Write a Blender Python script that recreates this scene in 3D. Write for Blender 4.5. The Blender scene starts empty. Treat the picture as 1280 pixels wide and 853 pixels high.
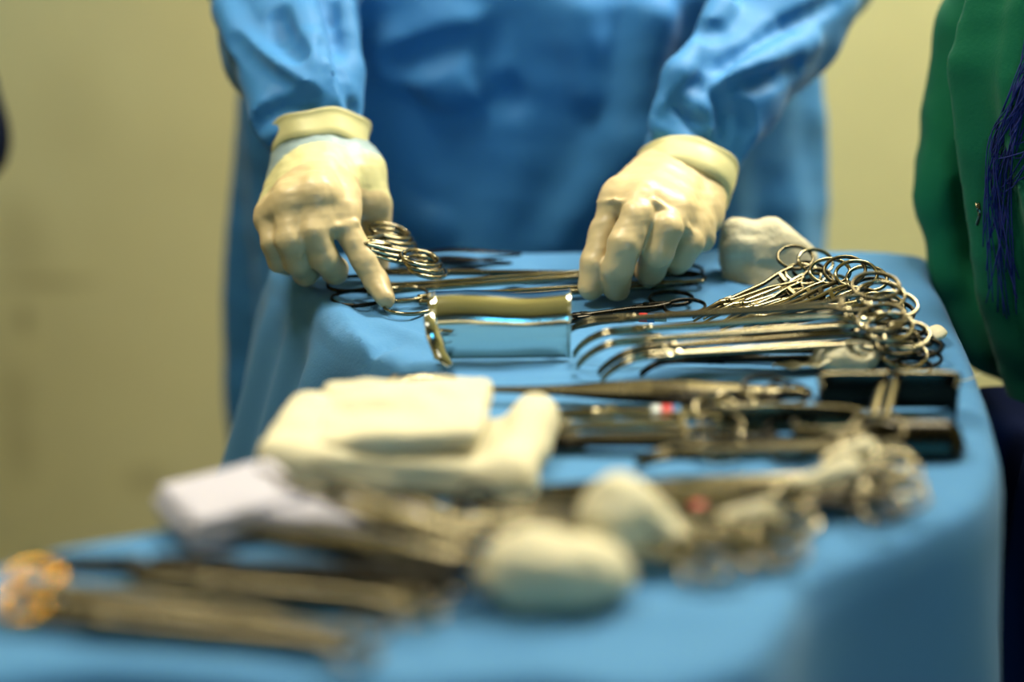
import bpy, bmesh, math, random
import numpy as np
from mathutils import Vector, Matrix, noise
from mathutils.geometry import delaunay_2d_cdt
random.seed(7)
rng = np.random.RandomState(3)
S = bpy.context.scene
C = S.collection
V = Vector
PI = math.pi

# ------------------------------------------------------------------ camera, light, exposure
FPX, PITCH, CAMZ = 3022.0, math.radians(19.0), 1.55
cam = bpy.data.cameras.new('camera'); camo = bpy.data.objects.new('camera', cam); C.objects.link(camo)
camo.location = (0, 0, CAMZ); camo.rotation_euler = (PI/2 - PITCH, 0, 0)
cam.sensor_width = 36.0; cam.lens = FPX/1280*36.0
cam.clip_start = 0.05; cam.clip_end = 50
cam.dof.use_dof = True; cam.dof.focus_distance = 2.03; cam.dof.aperture_fstop = 1.2; cam.dof.aperture_blades = 9
S.camera = camo
S.view_settings.view_transform = 'Standard'; S.view_settings.look = 'None'
S.view_settings.gamma = 1; S.view_settings.use_curve_mapping = False
S.view_settings.exposure = 0.0

w = bpy.data.worlds.new('world'); S.world = w; w.use_nodes = True
w.node_tree.nodes['Background'].inputs[0].default_value = (0.10, 0.12, 0.12, 1)
w.node_tree.nodes['Background'].inputs[1].default_value = 0.3

def area(name, loc, target, size, power, col, shape='DISK', sy=None, spread=180):
    l = bpy.data.lights.new(name, 'AREA'); l.shape = shape; l.size = size
    if sy: l.size_y = sy
    l.energy = power; l.color = col; l.spread = math.radians(spread)
    o = bpy.data.objects.new(name, l); C.objects.link(o); o.location = loc
    o.rotation_euler = (V(target) - V(loc)).to_track_quat('-Z', 'Y').to_euler()
    return o
area('surgical_light', (-0.55, 1.95, 2.5), (0.05, 1.85, 0.9), 0.45, 7.5, (1.0, 0.95, 0.80), spread=100)
area('ceiling_panel_light', (1.0, 2.6, 2.75), (1.0, 2.6, 0), 1.1, 108, (1.0, 0.96, 0.84), 'RECTANGLE', 0.5)
area('ceiling_panel_light', (-0.9, 0.2, 2.75), (-0.9, 0.2, 0), 1.1, 5, (1.0, 0.97, 0.86), 'RECTANGLE', 0.5)
area('added_blue_fill', (0.9, -1.52, 1.35), (0.9, 2.0, 0.9), 1.2, 11, (0.06, 0.52, 1.0), 'RECTANGLE', 1.0, spread=120)  # added blue fill from behind the camera to tint the shaded cloth, no known source

# ------------------------------------------------------------------ pixel -> place on the table plane / at a depth
FWD = V((0, math.cos(PITCH), -math.sin(PITCH))); UPV = V((0, math.sin(PITCH), math.cos(PITCH)))
def ray(px, py): return FWD + V((1, 0, 0))*((px-640)/FPX) + UPV*((426.5-py)/FPX)
def P(px, py, z=0.9):
    r = ray(px, py); t = (z-CAMZ)/r.z
    return V((r.x*t, r.y*t, z))
def W(px, py, Y):
    r = ray(px, py); t = Y/r.y
    return V((r.x*t, Y, CAMZ+r.z*t))

# ------------------------------------------------------------------ materials
def lin(c):
    return tuple(((x/255)/12.92 if x/255 <= 0.04045 else ((x/255+0.055)/1.055)**2.4) for x in c) + (1,)
def mat(name, rgb, rough=0.6, metal=0.0, bump=0.0, bscale=200, var=0.0, vscale=8, spec=0.5, sss=0.0, weave=False, sheen=0.0, bdist=0.001, rvar=0.0, coat=0.0):
    m = bpy.data.materials.new(name); m.use_nodes = True
    nt = m.node_tree; b = nt.nodes['Principled BSDF']
    b.inputs['Base Color'].default_value = lin(rgb); b.inputs['Roughness'].default_value = rough
    b.inputs['Metallic'].default_value = metal; b.inputs['Specular IOR Level'].default_value = spec
    b.inputs['Coat Weight'].default_value = coat
    if sheen: b.inputs['Sheen Weight'].default_value = sheen
    if sss:
        b.inputs['Subsurface Weight'].default_value = sss
        b.inputs['Subsurface Radius'].default_value = (0.01, 0.007, 0.004); b.inputs['Subsurface Scale'].default_value = 0.5
    tc = nt.nodes.new('ShaderNodeTexCoord')
    if var:
        n = nt.nodes.new('ShaderNodeTexNoise'); n.inputs['Scale'].default_value = vscale; n.inputs['Detail'].default_value = 5
        nt.links.new(tc.outputs['Object'], n.inputs['Vector'])
        mx = nt.nodes.new('ShaderNodeMix'); mx.data_type = 'RGBA'
        c = lin(rgb); mx.inputs[6].default_value = tuple(x*(1-var) for x in c[:3])+(1,)
        mx.inputs[7].default_value = tuple(min(1, x*(1+var)) for x in c[:3])+(1,)
        nt.links.new(n.outputs[0], mx.inputs[0]); nt.links.new(mx.outputs[2], b.inputs['Base Color'])
    if rvar:
        n = nt.nodes.new('ShaderNodeTexNoise'); n.inputs['Scale'].default_value = 60
        nt.links.new(tc.outputs['Object'], n.inputs['Vector'])
        mr = nt.nodes.new('ShaderNodeMapRange'); mr.inputs[3].default_value = max(0.03, rough-rvar); mr.inputs[4].default_value = rough+rvar
        nt.links.new(n.outputs[0], mr.inputs[0]); nt.links.new(mr.outputs[0], b.inputs['Roughness'])
    if bump:
        n = nt.nodes.new('ShaderNodeTexWave' if weave else 'ShaderNodeTexNoise'); n.inputs['Scale'].default_value = bscale
        if not weave: n.inputs['Detail'].default_value = 4
        else: n.inputs['Distortion'].default_value = 3
        nt.links.new(tc.outputs['Object'], n.inputs['Vector'])
        bp = nt.nodes.new('ShaderNodeBump'); bp.inputs['Strength'].default_value = bump; bp.inputs['Distance'].default_value = bdist
        nt.links.new(n.outputs[0], bp.inputs['Height']); nt.links.new(bp.outputs[0], b.inputs['Normal'])
    return m
M = dict(
    steel=mat('steel', (140, 131, 104), 0.14, 1, rvar=0.06, var=0.05, vscale=40),
    steel_satin=mat('satin_steel', (96, 88, 66), 0.26, 1, rvar=0.06, var=0.08, vscale=40),
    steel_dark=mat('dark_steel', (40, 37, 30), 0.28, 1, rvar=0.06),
    mirror=mat('mirror_steel', (222, 220, 208), 0.09, 1, bump=0.12, bscale=14, bdist=0.003),
    gold=mat('gold_plate', (222, 160, 30), 0.25, 1, rvar=0.05),
    red=mat('red_tape', (190, 30, 25), 0.4), bluetape=mat('blue_tape', (25, 100, 150), 0.4), whitetape=mat('pale_tape', (190, 195, 190), 0.5),
    drape=mat('drape_cloth', (66, 121, 165), 0.85, bump=0.35, bscale=420, var=0.05, vscale=14, sheen=0.1, spec=0.25),
    gown=mat('gown_cloth', (50, 120, 176), 0.62, bump=0.5, bscale=60, var=0.06, vscale=10, sheen=0.08, spec=0.35, bdist=0.0012),
    green=mat('green_cloth', (0, 92, 62), 0.85, bump=0.4, bscale=300, var=0.10, vscale=14, spec=0.2, sheen=0.05),
    navy=mat('navy_cloth', (22, 32, 66), 0.85, bump=0.3, bscale=300, spec=0.2),
    glove=mat('latex_glove', (196, 174, 128), 0.42, bump=0.35, bscale=45, var=0.05, vscale=30, sss=0.12, bdist=0.0012),
    cuff=mat('latex_cuff', (202, 194, 138), 0.45, bump=0.4, bscale=70, sss=0.1, bdist=0.001),
    band=mat('gown_seen_through_latex', (132, 150, 150), 0.45, bump=0.3, bscale=50, bdist=0.001),
    gauze=mat('gauze_cloth', (202, 193, 162), 0.95, bump=0.8, bscale=260, var=0.05, vscale=30, sss=0.15, spec=0.1, bdist=0.0012),
    paper=mat('white_pack_cloth', (178, 174, 184), 0.8, bump=0.4, bscale=90, spec=0.2),
    skin=mat('skin', (170, 120, 90), 0.5, sss=0.1), mask=mat('mask_cloth', (150, 190, 210), 0.8), eye=mat('eye_white', (230, 230, 225), 0.2),
    iris=mat('dark_iris', (40, 25, 15), 0.2), rubber=mat('rubber', (40, 45, 50), 0.6),
    floor=mat('vinyl_floor', (30, 48, 66), 0.4, var=0.2, vscale=6), ceil=mat('ceiling_paint', (225, 216, 165), 0.9),
    thread=mat('navy_thread', (20, 34, 110), 0.8), tabletop=mat('table_steel', (150, 150, 148), 0.35, 1),
)
def wall_mat():
    m = mat('yellow_wall_paint', (201, 191, 128), 0.75, bump=0.25, bscale=35, bdist=0.002, spec=0.3)
    nt = m.node_tree; b = nt.nodes['Principled BSDF']
    geo = nt.nodes.new('ShaderNodeNewGeometry')
    def math_(op, a, bb=None):
        n = nt.nodes.new('ShaderNodeMath'); n.operation = op
        for i, x in enumerate((a, bb)):
            if x is None: continue
            if isinstance(x, (int, float)): n.inputs[i].default_value = x
            else: nt.links.new(x, n.inputs[i])
        return n.outputs[0]
    n = nt.nodes.new('ShaderNodeTexNoise'); n.inputs['Scale'].default_value = 2.2; n.inputs['Detail'].default_value = 6
    nt.links.new(geo.outputs['Position'], n.inputs['Vector'])
    total = math_('MULTIPLY', math_('SUBTRACT', n.outputs[0], 0.40), 0.45)
    # old stains and scuffs on the paint
    for (x, z, sx, sz, a) in STAINS:
        mp = nt.nodes.new('ShaderNodeVectorMath'); mp.operation = 'SUBTRACT'
        nt.links.new(geo.outputs['Position'], mp.inputs[0]); mp.inputs[1].default_value = (x, WY, z)
        m2 = nt.nodes.new('ShaderNodeVectorMath'); m2.operation = 'MULTIPLY'
        nt.links.new(mp.outputs[0], m2.inputs[0]); m2.inputs[1].default_value = (1/sx, 0, 1/sz)
        ln = nt.nodes.new('ShaderNodeVectorMath'); ln.operation = 'LENGTH'; nt.links.new(m2.outputs[0], ln.inputs[0])
        mr = nt.nodes.new('ShaderNodeMapRange'); mr.interpolation_type = 'SMOOTHERSTEP'
        mr.inputs[1].default_value = 1.0; mr.inputs[2].default_value = 0.0; mr.inputs[3].default_value = 0.0; mr.inputs[4].default_value = a
        nt.links.new(ln.outputs['Value'], mr.inputs[0])
        total = math_('ADD', total, mr.outputs[0])
    mx = nt.nodes.new('ShaderNodeMix'); mx.data_type = 'RGBA'; mx.clamp_factor = True
    mx.inputs[6].default_value = lin((228, 219, 164)); mx.inputs[7].default_value = lin((112, 96, 46))
    nt.links.new(total, mx.inputs[0]); nt.links.new(mx.outputs[2], b.inputs['Base Color'])
    return m
WY = 3.05
STAINS = []
for (px, py, a, b_, s) in [(30, 400, 10, 22, .5), (25, 300, 40, 60, .2), (60, 353, 70, 9, .35), (25, 560, 22, 60, .2), (185, 600, 35, 22, .3), (90, 130, 60, 90, .08), (22, 490, 26, 40, .16)]:
    p = W(px, py, WY); STAINS.append((p.x, p.z, a*1.5/950, b_*1.5/950, s))
M['wall'] = wall_mat(); M['wall_blue'] = mat('blue_grey_wall_paint', (58, 78, 96), 0.7, bump=.2, bscale=35)

# ------------------------------------------------------------------ object helpers
def mk(name, verts, faces, m, parent=None, smooth=True):
    me = bpy.data.meshes.new(name); me.from_pydata([tuple(v) for v in verts], [], faces); me.update()
    if smooth: me.polygons.foreach_set('use_smooth', [True]*len(me.polygons))
    for x in (m if isinstance(m, (list, tuple)) else [m]): me.materials.append(M[x] if isinstance(x, str) else x)
    o = bpy.data.objects.new(name, me); C.objects.link(o)
    if parent: o.parent = parent
    return o
def tag(o, label=None, cat=None, group=None, kind=None):
    if label: o['label'] = label
    if cat: o['category'] = cat
    if group: o['group'] = group
    if kind: o['kind'] = kind
    return o
def thing(name, label, cat, mtx=None, group=None):
    o = bpy.data.objects.new(name, None); C.objects.link(o); o.empty_display_size = 0.02
    if mtx is not None: o.matrix_world = mtx if isinstance(mtx, Matrix) else Matrix.Translation(mtx)
    return tag(o, label, cat, group)
class MB:
    def __init__(s): s.v = []; s.f = []
    def add(s, v, f):
        n = len(s.v); s.v += [V(x) for x in v]; s.f += [tuple(i+n for i in q) for q in f]
    def sweep(s, pts, wr, hr, up=(0, 0, 1), closed=False, n=10, sq=1.0):
        """tube of elliptical section: wr half width sideways, hr half thickness along up; sq<1 squarer"""
        pts = [V(p) for p in pts]; N = len(pts); up = V(up)
        wr = [wr]*N if isinstance(wr, (int, float)) else wr; hr = [hr]*N if isinstance(hr, (int, float)) else hr
        vs = []
        for i, p in enumerate(pts):
            a = pts[i-1] if (i > 0 or closed) else p; b = pts[(i+1) % N] if (i < N-1 or closed) else p
            t = (b-a).normalized(); u = up - t*up.dot(t)
            if u.length < 1e-4: u = V((1, 0, 0)) - t*t.x
            u.normalize(); r = t.cross(u)
            for k in range(n):
                c, sn = math.cos(2*PI*k/n), math.sin(2*PI*k/n)
                c = math.copysign(abs(c)**sq, c); sn = math.copysign(abs(sn)**sq, sn)
                vs.append(p + r*(wr[i]*c) + u*(hr[i]*sn))
        fs = []
        for i in range(N if closed else N-1):
            j = (i+1) % N
            for k in range(n):
                l = (k+1) % n; fs.append((i*n+k, i*n+l, j*n+l, j*n+k))
        if not closed: fs += [tuple(range(n))[::-1], tuple((N-1)*n+k for k in range(n))]
        s.add(vs, fs)
    def box(s, c, d, R=None):
        c = V(c); vs = []
        for x in (-1, 1):
            for y in (-1, 1):
                for z in (-1, 1):
                    q = V((x*d[0]/2, y*d[1]/2, z*d[2]/2)); vs.append(c + (R @ q if R else q))
        s.add(vs, [(0, 1, 3, 2), (4, 6, 7, 5), (0, 4, 5, 1), (2, 3, 7, 6), (0, 2, 6, 4), (1, 5, 7, 3)])
    def disc(s, c, r, h, n=14):
        c = V(c); vs = []
        for z in (-h/2, h/2):
            for k in range(n): vs.append(c+V((r*math.cos(2*PI*k/n), r*math.sin(2*PI*k/n), z)))
        s.add(vs, [tuple(range(n))[::-1], tuple(range(n, 2*n))]+[(k, (k+1) % n, n+(k+1) % n, n+k) for k in range(n)])
    def build(s, name, m, parent=None, smooth=True, bevel=0):
        o = mk(name, s.v, s.f, m, parent, smooth)
        if bevel:
            md = o.modifiers.new('bevel', 'BEVEL'); md.width = bevel; md.segments = 2; md.limit_method = 'ANGLE'
        return o
def spline(pts, n=8, closed=False):
    pts = [tuple(p) for p in pts]; out = []; N = len(pts); D = len(pts[0])
    for i in range(N if closed else N-1):
        g = lambda k: pts[k % N] if closed else pts[max(0, min(N-1, k))]
        p0, p1, p2, p3 = g(i-1), g(i), g(i+1), g(i+2)
        for k in range(n):
            t = k/n
            out.append(tuple(0.5*((2*p1[d])+(-p0[d]+p2[d])*t+(2*p0[d]-5*p1[d]+4*p2[d]-p3[d])*t*t+(-p0[d]+3*p1[d]-3*p2[d]+p3[d])*t**3) for d in range(D)))
    if not closed: out.append(tuple(pts[-1]))
    return out

# ------------------------------------------------------------------ implicit surfaces (one continuous skin), meshed with surface nets
class Field:
    def __init__(s, lo, hi, h):
        s.lo = np.array(lo, float); s.h = h
        s.n = np.ceil((np.array(hi)-s.lo)/h).astype(int)+1
        s.ax = [(s.lo[i]+h*np.arange(s.n[i])).astype(np.float32) for i in range(3)]
        s.F = np.full(tuple(s.n), 1.0, np.float32)
    def _sl(s, lo, hi):
        a = np.clip(np.floor((np.array(lo)-s.lo)/s.h).astype(int), 0, s.n); b = np.clip(np.ceil((np.array(hi)-s.lo)/s.h).astype(int)+1, 0, s.n)
        sl = tuple(slice(a[i], b[i]) for i in range(3))
        g = np.meshgrid(*[s.ax[i][sl[i]] for i in range(3)], indexing='ij', sparse=True)
        return sl, g
    def comb(s, sl, d, k, carve=False):
        A = s.F[sl]
        if A.size == 0: return
        if carve: A, d = -A, d
        if k > 0:
            hh = np.clip(0.5+0.5*(A-d)/k, 0, 1); R = A*(1-hh)+d*hh-k*hh*(1-hh)
        else: R = np.minimum(A, d)
        s.F[sl] = -R if carve else R
    def cone(s, a, b, ra, rb=None, k=0.004, carve=False):
        rb = ra if rb is None else rb; a = np.array(a, float); b = np.array(b, float); r = max(ra, rb)+2*k+2*s.h
        sl, g = s._sl(np.minimum(a, b)-r, np.maximum(a, b)+r)
        ab = b-a; L2 = max(1e-12, ab @ ab)
        t = np.clip(((g[0]-a[0])*ab[0]+(g[1]-a[1])*ab[1]+(g[2]-a[2])*ab[2])/L2, 0, 1)
        d = np.sqrt((g[0]-a[0]-t*ab[0])**2+(g[1]-a[1]-t*ab[1])**2+(g[2]-a[2]-t*ab[2])**2)-(ra+(rb-ra)*t)
        s.comb(sl, d.astype(np.float32), k, carve)
    def chain(s, pts, rs, k=0.004, carve=False):
        for i in range(len(pts)-1): s.cone(pts[i], pts[i+1], rs[i], rs[i+1], k, carve)
    def ell(s, c, r, k=0.004, R=None, carve=False, ip=2):
        c = np.array(c, float); r = np.array(r, float); m = r.max()*1.3+2*k+2*s.h
        sl, g = s._sl(c-m, c+m); x = g[0]-c[0]; y = g[1]-c[1]; z = g[2]-c[2]
        if R is not None:
            Rt = np.array(R.transposed()); x, y, z = [Rt[i][0]*x+Rt[i][1]*y+Rt[i][2]*z for i in range(3)]
        q = (np.abs(x/r[0])**ip+np.abs(y/r[1])**ip+np.abs(z/r[2])**ip)**(1/ip)
        s.comb(sl, ((q-1)*r.min()).astype(np.float32), k, carve)
    def rbox(s, c, d, rr, k=0.004, R=None, carve=False):
        c = np.array(c, float); hd = np.array(d, float)/2; m = np.linalg.norm(hd)+rr+2*k+2*s.h
        sl, g = s._sl(c-m, c+m); x = g[0]-c[0]; y = g[1]-c[1]; z = g[2]-c[2]
        if R is not None:
            Rt = np.array(R.transposed()); x, y, z = [Rt[i][0]*x+Rt[i][1]*y+Rt[i][2]*z for i in range(3)]
        q = [np.abs(v)-(hd[i]-rr) for i, v in enumerate((x, y, z))]
        d_ = np.sqrt(np.maximum(q[0], 0)**2+np.maximum(q[1], 0)**2+np.maximum(q[2], 0)**2)+np.minimum(np.maximum(np.maximum(q[0], q[1]), q[2]), 0)-rr
        s.comb(sl, d_.astype(np.float32), k, carve)
    def column(s, prof, k=0.02, fold=None):
        """vertical ellipse column; prof rows: z, cx, cy, rx, ry"""
        p = np.array(prof); z = s.ax[2]; o = np.argsort(p[:, 0]); p = p[o]
        cx, cy, rx, ry = [np.interp(z, p[:, 0], p[:, i]).astype(np.float32)[None, None, :] for i in (1, 2, 3, 4)]
        x = s.ax[0][:, None, None]-cx; y = s.ax[1][None, :, None]-cy
        q = (np.abs(x/rx)**2.3+np.abs(y/ry)**2.3)**(1/2.3); d = (q-1)*np.minimum(rx, ry)
        if fold is not None: d = d+fold(np.arctan2(y/ry, x/rx), z[None, None, :])
        zz = z[None, None, :]; d = np.maximum(d, np.maximum(zz-p[-1, 0], p[0, 0]-zz))
        s.comb((slice(None),)*3, d.astype(np.float32), k)
    def hit(s, px, py):
        d = ray(px, py).normalized()
        for i in range(900):
            p = V((0, 0, CAMZ))+d*(1.7+i*.0012); q = [int(round((p[j]-s.lo[j])/s.h)) for j in range(3)]
            if all(0 <= q[j] < s.n[j] for j in range(3)) and s.F[q[0], q[1], q[2]] < 0: return p, d
        return None
    def crease(s, pts, r, depth, k=.005, out=False, taper=True):
        """press a groove into (or raise a fold on) the surface along a line of points"""
        pp = [s.hit(*p) for p in spline(pts, 5)]; pp = [p for p in pp if p]; n = len(pp); prev = None
        for i, (p, d) in enumerate(pp):
            w = math.sin(PI*(i+.6)/(n+.2))**.5 if taper else 1
            c = p+d*((r-depth*w) if out else -(r-depth*w))
            if prev is not None and (prev-c).length < .04: s.cone(prev, c, r, r, k, carve=not out)
            prev = c
    def mesh(s, name, m, parent=None, smooth_it=1, disp=None):
        F = s.F; sg = F < 0; nx, ny, nz = F.shape
        cs = [(i, j, k) for i in (0, 1) for j in (0, 1) for k in (0, 1)]
        cut = lambda A, c: A[c[0]:nx-1+c[0], c[1]:ny-1+c[1], c[2]:nz-1+c[2]]
        cnt = sum(cut(sg, c).astype(np.int8) for c in cs); act = (cnt > 0) & (cnt < 8)
        idx = np.full(act.shape, -1, np.int64); I = np.argwhere(act); idx[act] = np.arange(len(I))
        vals = {c: F[I[:, 0]+c[0], I[:, 1]+c[1], I[:, 2]+c[2]].astype(float) for c in cs}
        acc = np.zeros((len(I), 3)); n = np.zeros(len(I))
        for a in cs:
            for ax in range(3):
                if a[ax]: continue
                b = list(a); b[ax] = 1; b = tuple(b); va, vb = vals[a], vals[b]
                x = (va < 0) != (vb < 0); t = np.where(x, va/np.where(x, va-vb, 1), 0)
                p = np.array(a, float)[None, :].repeat(len(I), 0); p[:, ax] += t
                acc[x] += p[x]; n[x] += 1
        vt = s.lo+s.h*(I+acc/n[:, None])
        faces = []
        for ax in range(3):
            o1, o2 = [(1, 2), (2, 0), (0, 1)][ax]
            sl0 = [slice(None)]*3; sl1 = [slice(None)]*3; sl0[ax] = slice(0, -1); sl1[ax] = slice(1, None)
            d = sg[tuple(sl0)].astype(np.int8)-sg[tuple(sl1)].astype(np.int8)
            E = np.argwhere(d != 0); dv = d[d != 0]
            ok = (E[:, o1] > 0) & (E[:, o2] > 0) & (E[:, o1] < F.shape[o1]-1) & (E[:, o2] < F.shape[o2]-1); E = E[ok]; dv = dv[ok]
            q = []
            for (u, v_) in ((-1, -1), (0, -1), (0, 0), (-1, 0)):
                e = E.copy(); e[:, o1] += u; e[:, o2] += v_; q.append(idx[e[:, 0], e[:, 1], e[:, 2]])
            q = np.stack(q, 1); q[dv < 0] = q[dv < 0][:, ::-1]; faces.append(q)
        Q = np.concatenate(faces); Q = Q[(Q >= 0).all(1)]
        for _ in range(smooth_it):   # laplacian
            sm = np.zeros_like(vt); c = np.zeros(len(vt))
            for i in range(4):
                for j in ((i+1) % 4, (i+3) % 4):
                    np.add.at(sm, Q[:, i], vt[Q[:, j]]); np.add.at(c, Q[:, i], 1)
            vt = 0.5*vt+0.5*sm/np.maximum(c, 1)[:, None]
        if disp is not None:
            nn = np.cross(vt[Q[:, 1]]-vt[Q[:, 0]], vt[Q[:, 3]]-vt[Q[:, 0]]); vn = np.zeros_like(vt)
            for i in range(4): np.add.at(vn, Q[:, i], nn)
            vn /= np.maximum(np.linalg.norm(vn, axis=1), 1e-12)[:, None]
            vt = vt+vn*disp(vt)[:, None]
        return mk(name, vt.tolist(), Q.tolist(), m, parent)
_K = rng.normal(size=(14, 3)); _PH = rng.uniform(0, 2*PI, 14)
def wob(vt, freq, amp, n=8, seed=0):
    """cheap sum of warped sines"""
    q = vt*freq; out = np.zeros(len(vt))
    for i in range(n):
        k = _K[(i+seed) % 14]; out += np.sin(q @ k+_PH[(i*3+seed) % 14]+1.3*np.sin(q @ _K[(i+5+seed) % 14]*0.7))
    return out/n*amp*1.5

# ------------------------------------------------------------------ the room
def slab(name, c, d, m):
    b = MB(); b.box(c, d); o = b.build(name, m, None, False); o['kind'] = 'structure'; return o
X0, X1, Y0 = -2.3, 2.3, -1.6
slab('wall_back', (0, WY+.05, 1.4), (4.8, .1, 2.8), 'wall'); slab('wall_front', (0, Y0-.05, 1.4), (4.8, .1, 2.8), 'wall_blue')
slab('wall_left', (X0-.05, (WY+Y0)/2, 1.4), (.1, WY-Y0, 2.8), 'wall'); slab('wall_right', (X1+.05, (WY+Y0)/2, 1.4), (.1, WY-Y0, 2.8), 'wall')
slab('floor', (0, (WY+Y0)/2, -.05), (4.8, WY-Y0+.2, .1), 'floor'); slab('ceiling', (0, (WY+Y0)/2, 2.85), (4.8, WY-Y0+.2, .1), 'ceil')
slab('added_fill_backing', (0.9, Y0+.01, 1.35), (1.3, .02, 1.1), 'mask')  # made-up unseen panel on the front wall, backing the added blue fill
slab('baseboard_back', (0, WY-.008, .05), (4.6, .016, .1), 'floor')

# ------------------------------------------------------------------ draped instrument table
TZ = 0.9
outline_px = [(352, 318), (700, 309), (1120, 311), (1168, 345), (1212, 430), (1243, 520), (1252, 575), (1228, 628), (1150, 668), (1022, 722), (988, 772), (930, 830), (800, 862), (640, 850), (400, 862), (120, 838), (-60, 852),
              (-170, 800), (-60, 722), (60, 682), (215, 646), (345, 606), (452, 520), (520, 482), (500, 455), (420, 418), (385, 380)]
poly = [P(x, y, TZ).to_2d() for x, y in outline_px]
ol = spline([(p.x, p.y) for p in poly], 24, True)
# even resample
def resample(pts, step):
    pts = [V(p) for p in pts]+[V(pts[0])]; L = [0]
    for a, b in zip(pts, pts[1:]): L.append(L[-1]+(b-a).length)
    n = int(L[-1]/step); out = []; j = 0
    for i in range(n):
        t = L[-1]*i/n
        while L[j+1] < t: j += 1
        out.append(pts[j].lerp(pts[j+1], (t-L[j])/max(1e-9, L[j+1]-L[j])))
    return out
ol = resample(ol, 0.006); NO = len(ol)
area2 = sum(ol[i].x*ol[(i+1) % NO].y-ol[(i+1) % NO].x*ol[i].y for i in range(NO))
if area2 < 0: ol = ol[::-1]
OLA = np.array([(p.x, p.y) for p in ol])
nrm = np.roll(OLA, -3, 0)-np.roll(OLA, 3, 0); nrm = np.stack([nrm[:, 1], -nrm[:, 0]], 1); nrm /= np.linalg.norm(nrm, axis=1)[:, None]
def inside(x, y):
    x1, y1 = OLA[:, 0], OLA[:, 1]; x2, y2 = np.roll(x1, -1), np.roll(y1, -1)
    c = ((y1 > y) != (y2 > y)) & (x < (x2-x1)*(y-y1)/(y2-y1+1e-12)+x1)
    return c.sum() % 2 == 1
CREASES = [((560, 470), (1010, 470), 6, .0012), ((640, 455), (980, 478), 9, .0016), ((470, 400), (560, 440), 8, .003), ((420, 392), (470, 445), 7, .003), ((405, 360), (450, 410), 9, .004), ((360, 340), (420, 400), 10, .004), ((455, 440), (500, 425), 6, -.004), ((600, 345), (560, 395), 7, .002), ((720, 480), (900, 462), 9, .0018),
           ((480, 385), (545, 400), 7, .002), ((640, 330), (730, 352), 8, .0018), ((560, 345), (700, 372), 8, .0018), ((880, 330), (930, 370), 9, .002),
           ((700, 600), (1000, 600), 8, .0012), ((1140, 500), (1230, 520), 9, .002), ((850, 735), (1100, 650), 10, .0025), ((100, 690), (330, 700), 10, .002), ((500, 800), (900, 760), 10, .002)]
CR = [(np.array(P(*a, TZ).to_2d()), np.array(P(*b, TZ).to_2d()), wd/1000, hh) for a, b, wd, hh in CREASES]
def topz(x, y, dist):
    z = 0.0020*noise.noise(V((x*14, y*14, 0)))+0.0008*noise.noise(V((x*40, y*40, 3)))
    p = np.array((x, y))
    for a, b, wd, hh in CR:
        ab = b-a; t = min(1, max(0, (p-a) @ ab/(ab @ ab))); d = np.linalg.norm(p-a-t*ab)
        if d < 3*wd: z += 1.7*hh*math.exp(-(d/wd)**2)*math.sin(PI*min(1, max(0, 0.1+0.8*t)))
    r = 0.016
    if dist < r: z -= r-math.sqrt(max(0, r*r-(r-dist)**2))
    return TZ-.0012+z
pts2 = [V((p.x, p.y)) for p in ol]; step = 0.0075
for i in np.arange(OLA[:, 0].min(), OLA[:, 0].max(), step):
    for j in np.arange(OLA[:, 1].min(), OLA[:, 1].max(), step):
        if inside(i, j) and np.min(np.hypot(OLA[:, 0]-i, OLA[:, 1]-j)) > 0.005: pts2.append(V((i, j)))
for off in (0.002, 0.005, 0.009):   # extra inner rings so the edge rolls over smoothly
    for q in range(0, NO): pts2.append(V((OLA[q, 0]-nrm[q, 0]*off, OLA[q, 1]-nrm[q, 1]*off)))
r2 = delaunay_2d_cdt(pts2, [(i, (i+1) % NO) for i in range(NO)], [], 1, 1e-5)
tv = r2[0]; tf = [tuple(f) for f in r2[2]]
TOPXY = [(v.x, v.y) for v in tv]
vv = []
for (x, y) in TOPXY:
    dd = float(np.min(np.hypot(OLA[:, 0]-x, OLA[:, 1]-y))); vv.append((x, y, topz(x, y, max(0, dd-1e-5))))
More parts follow.
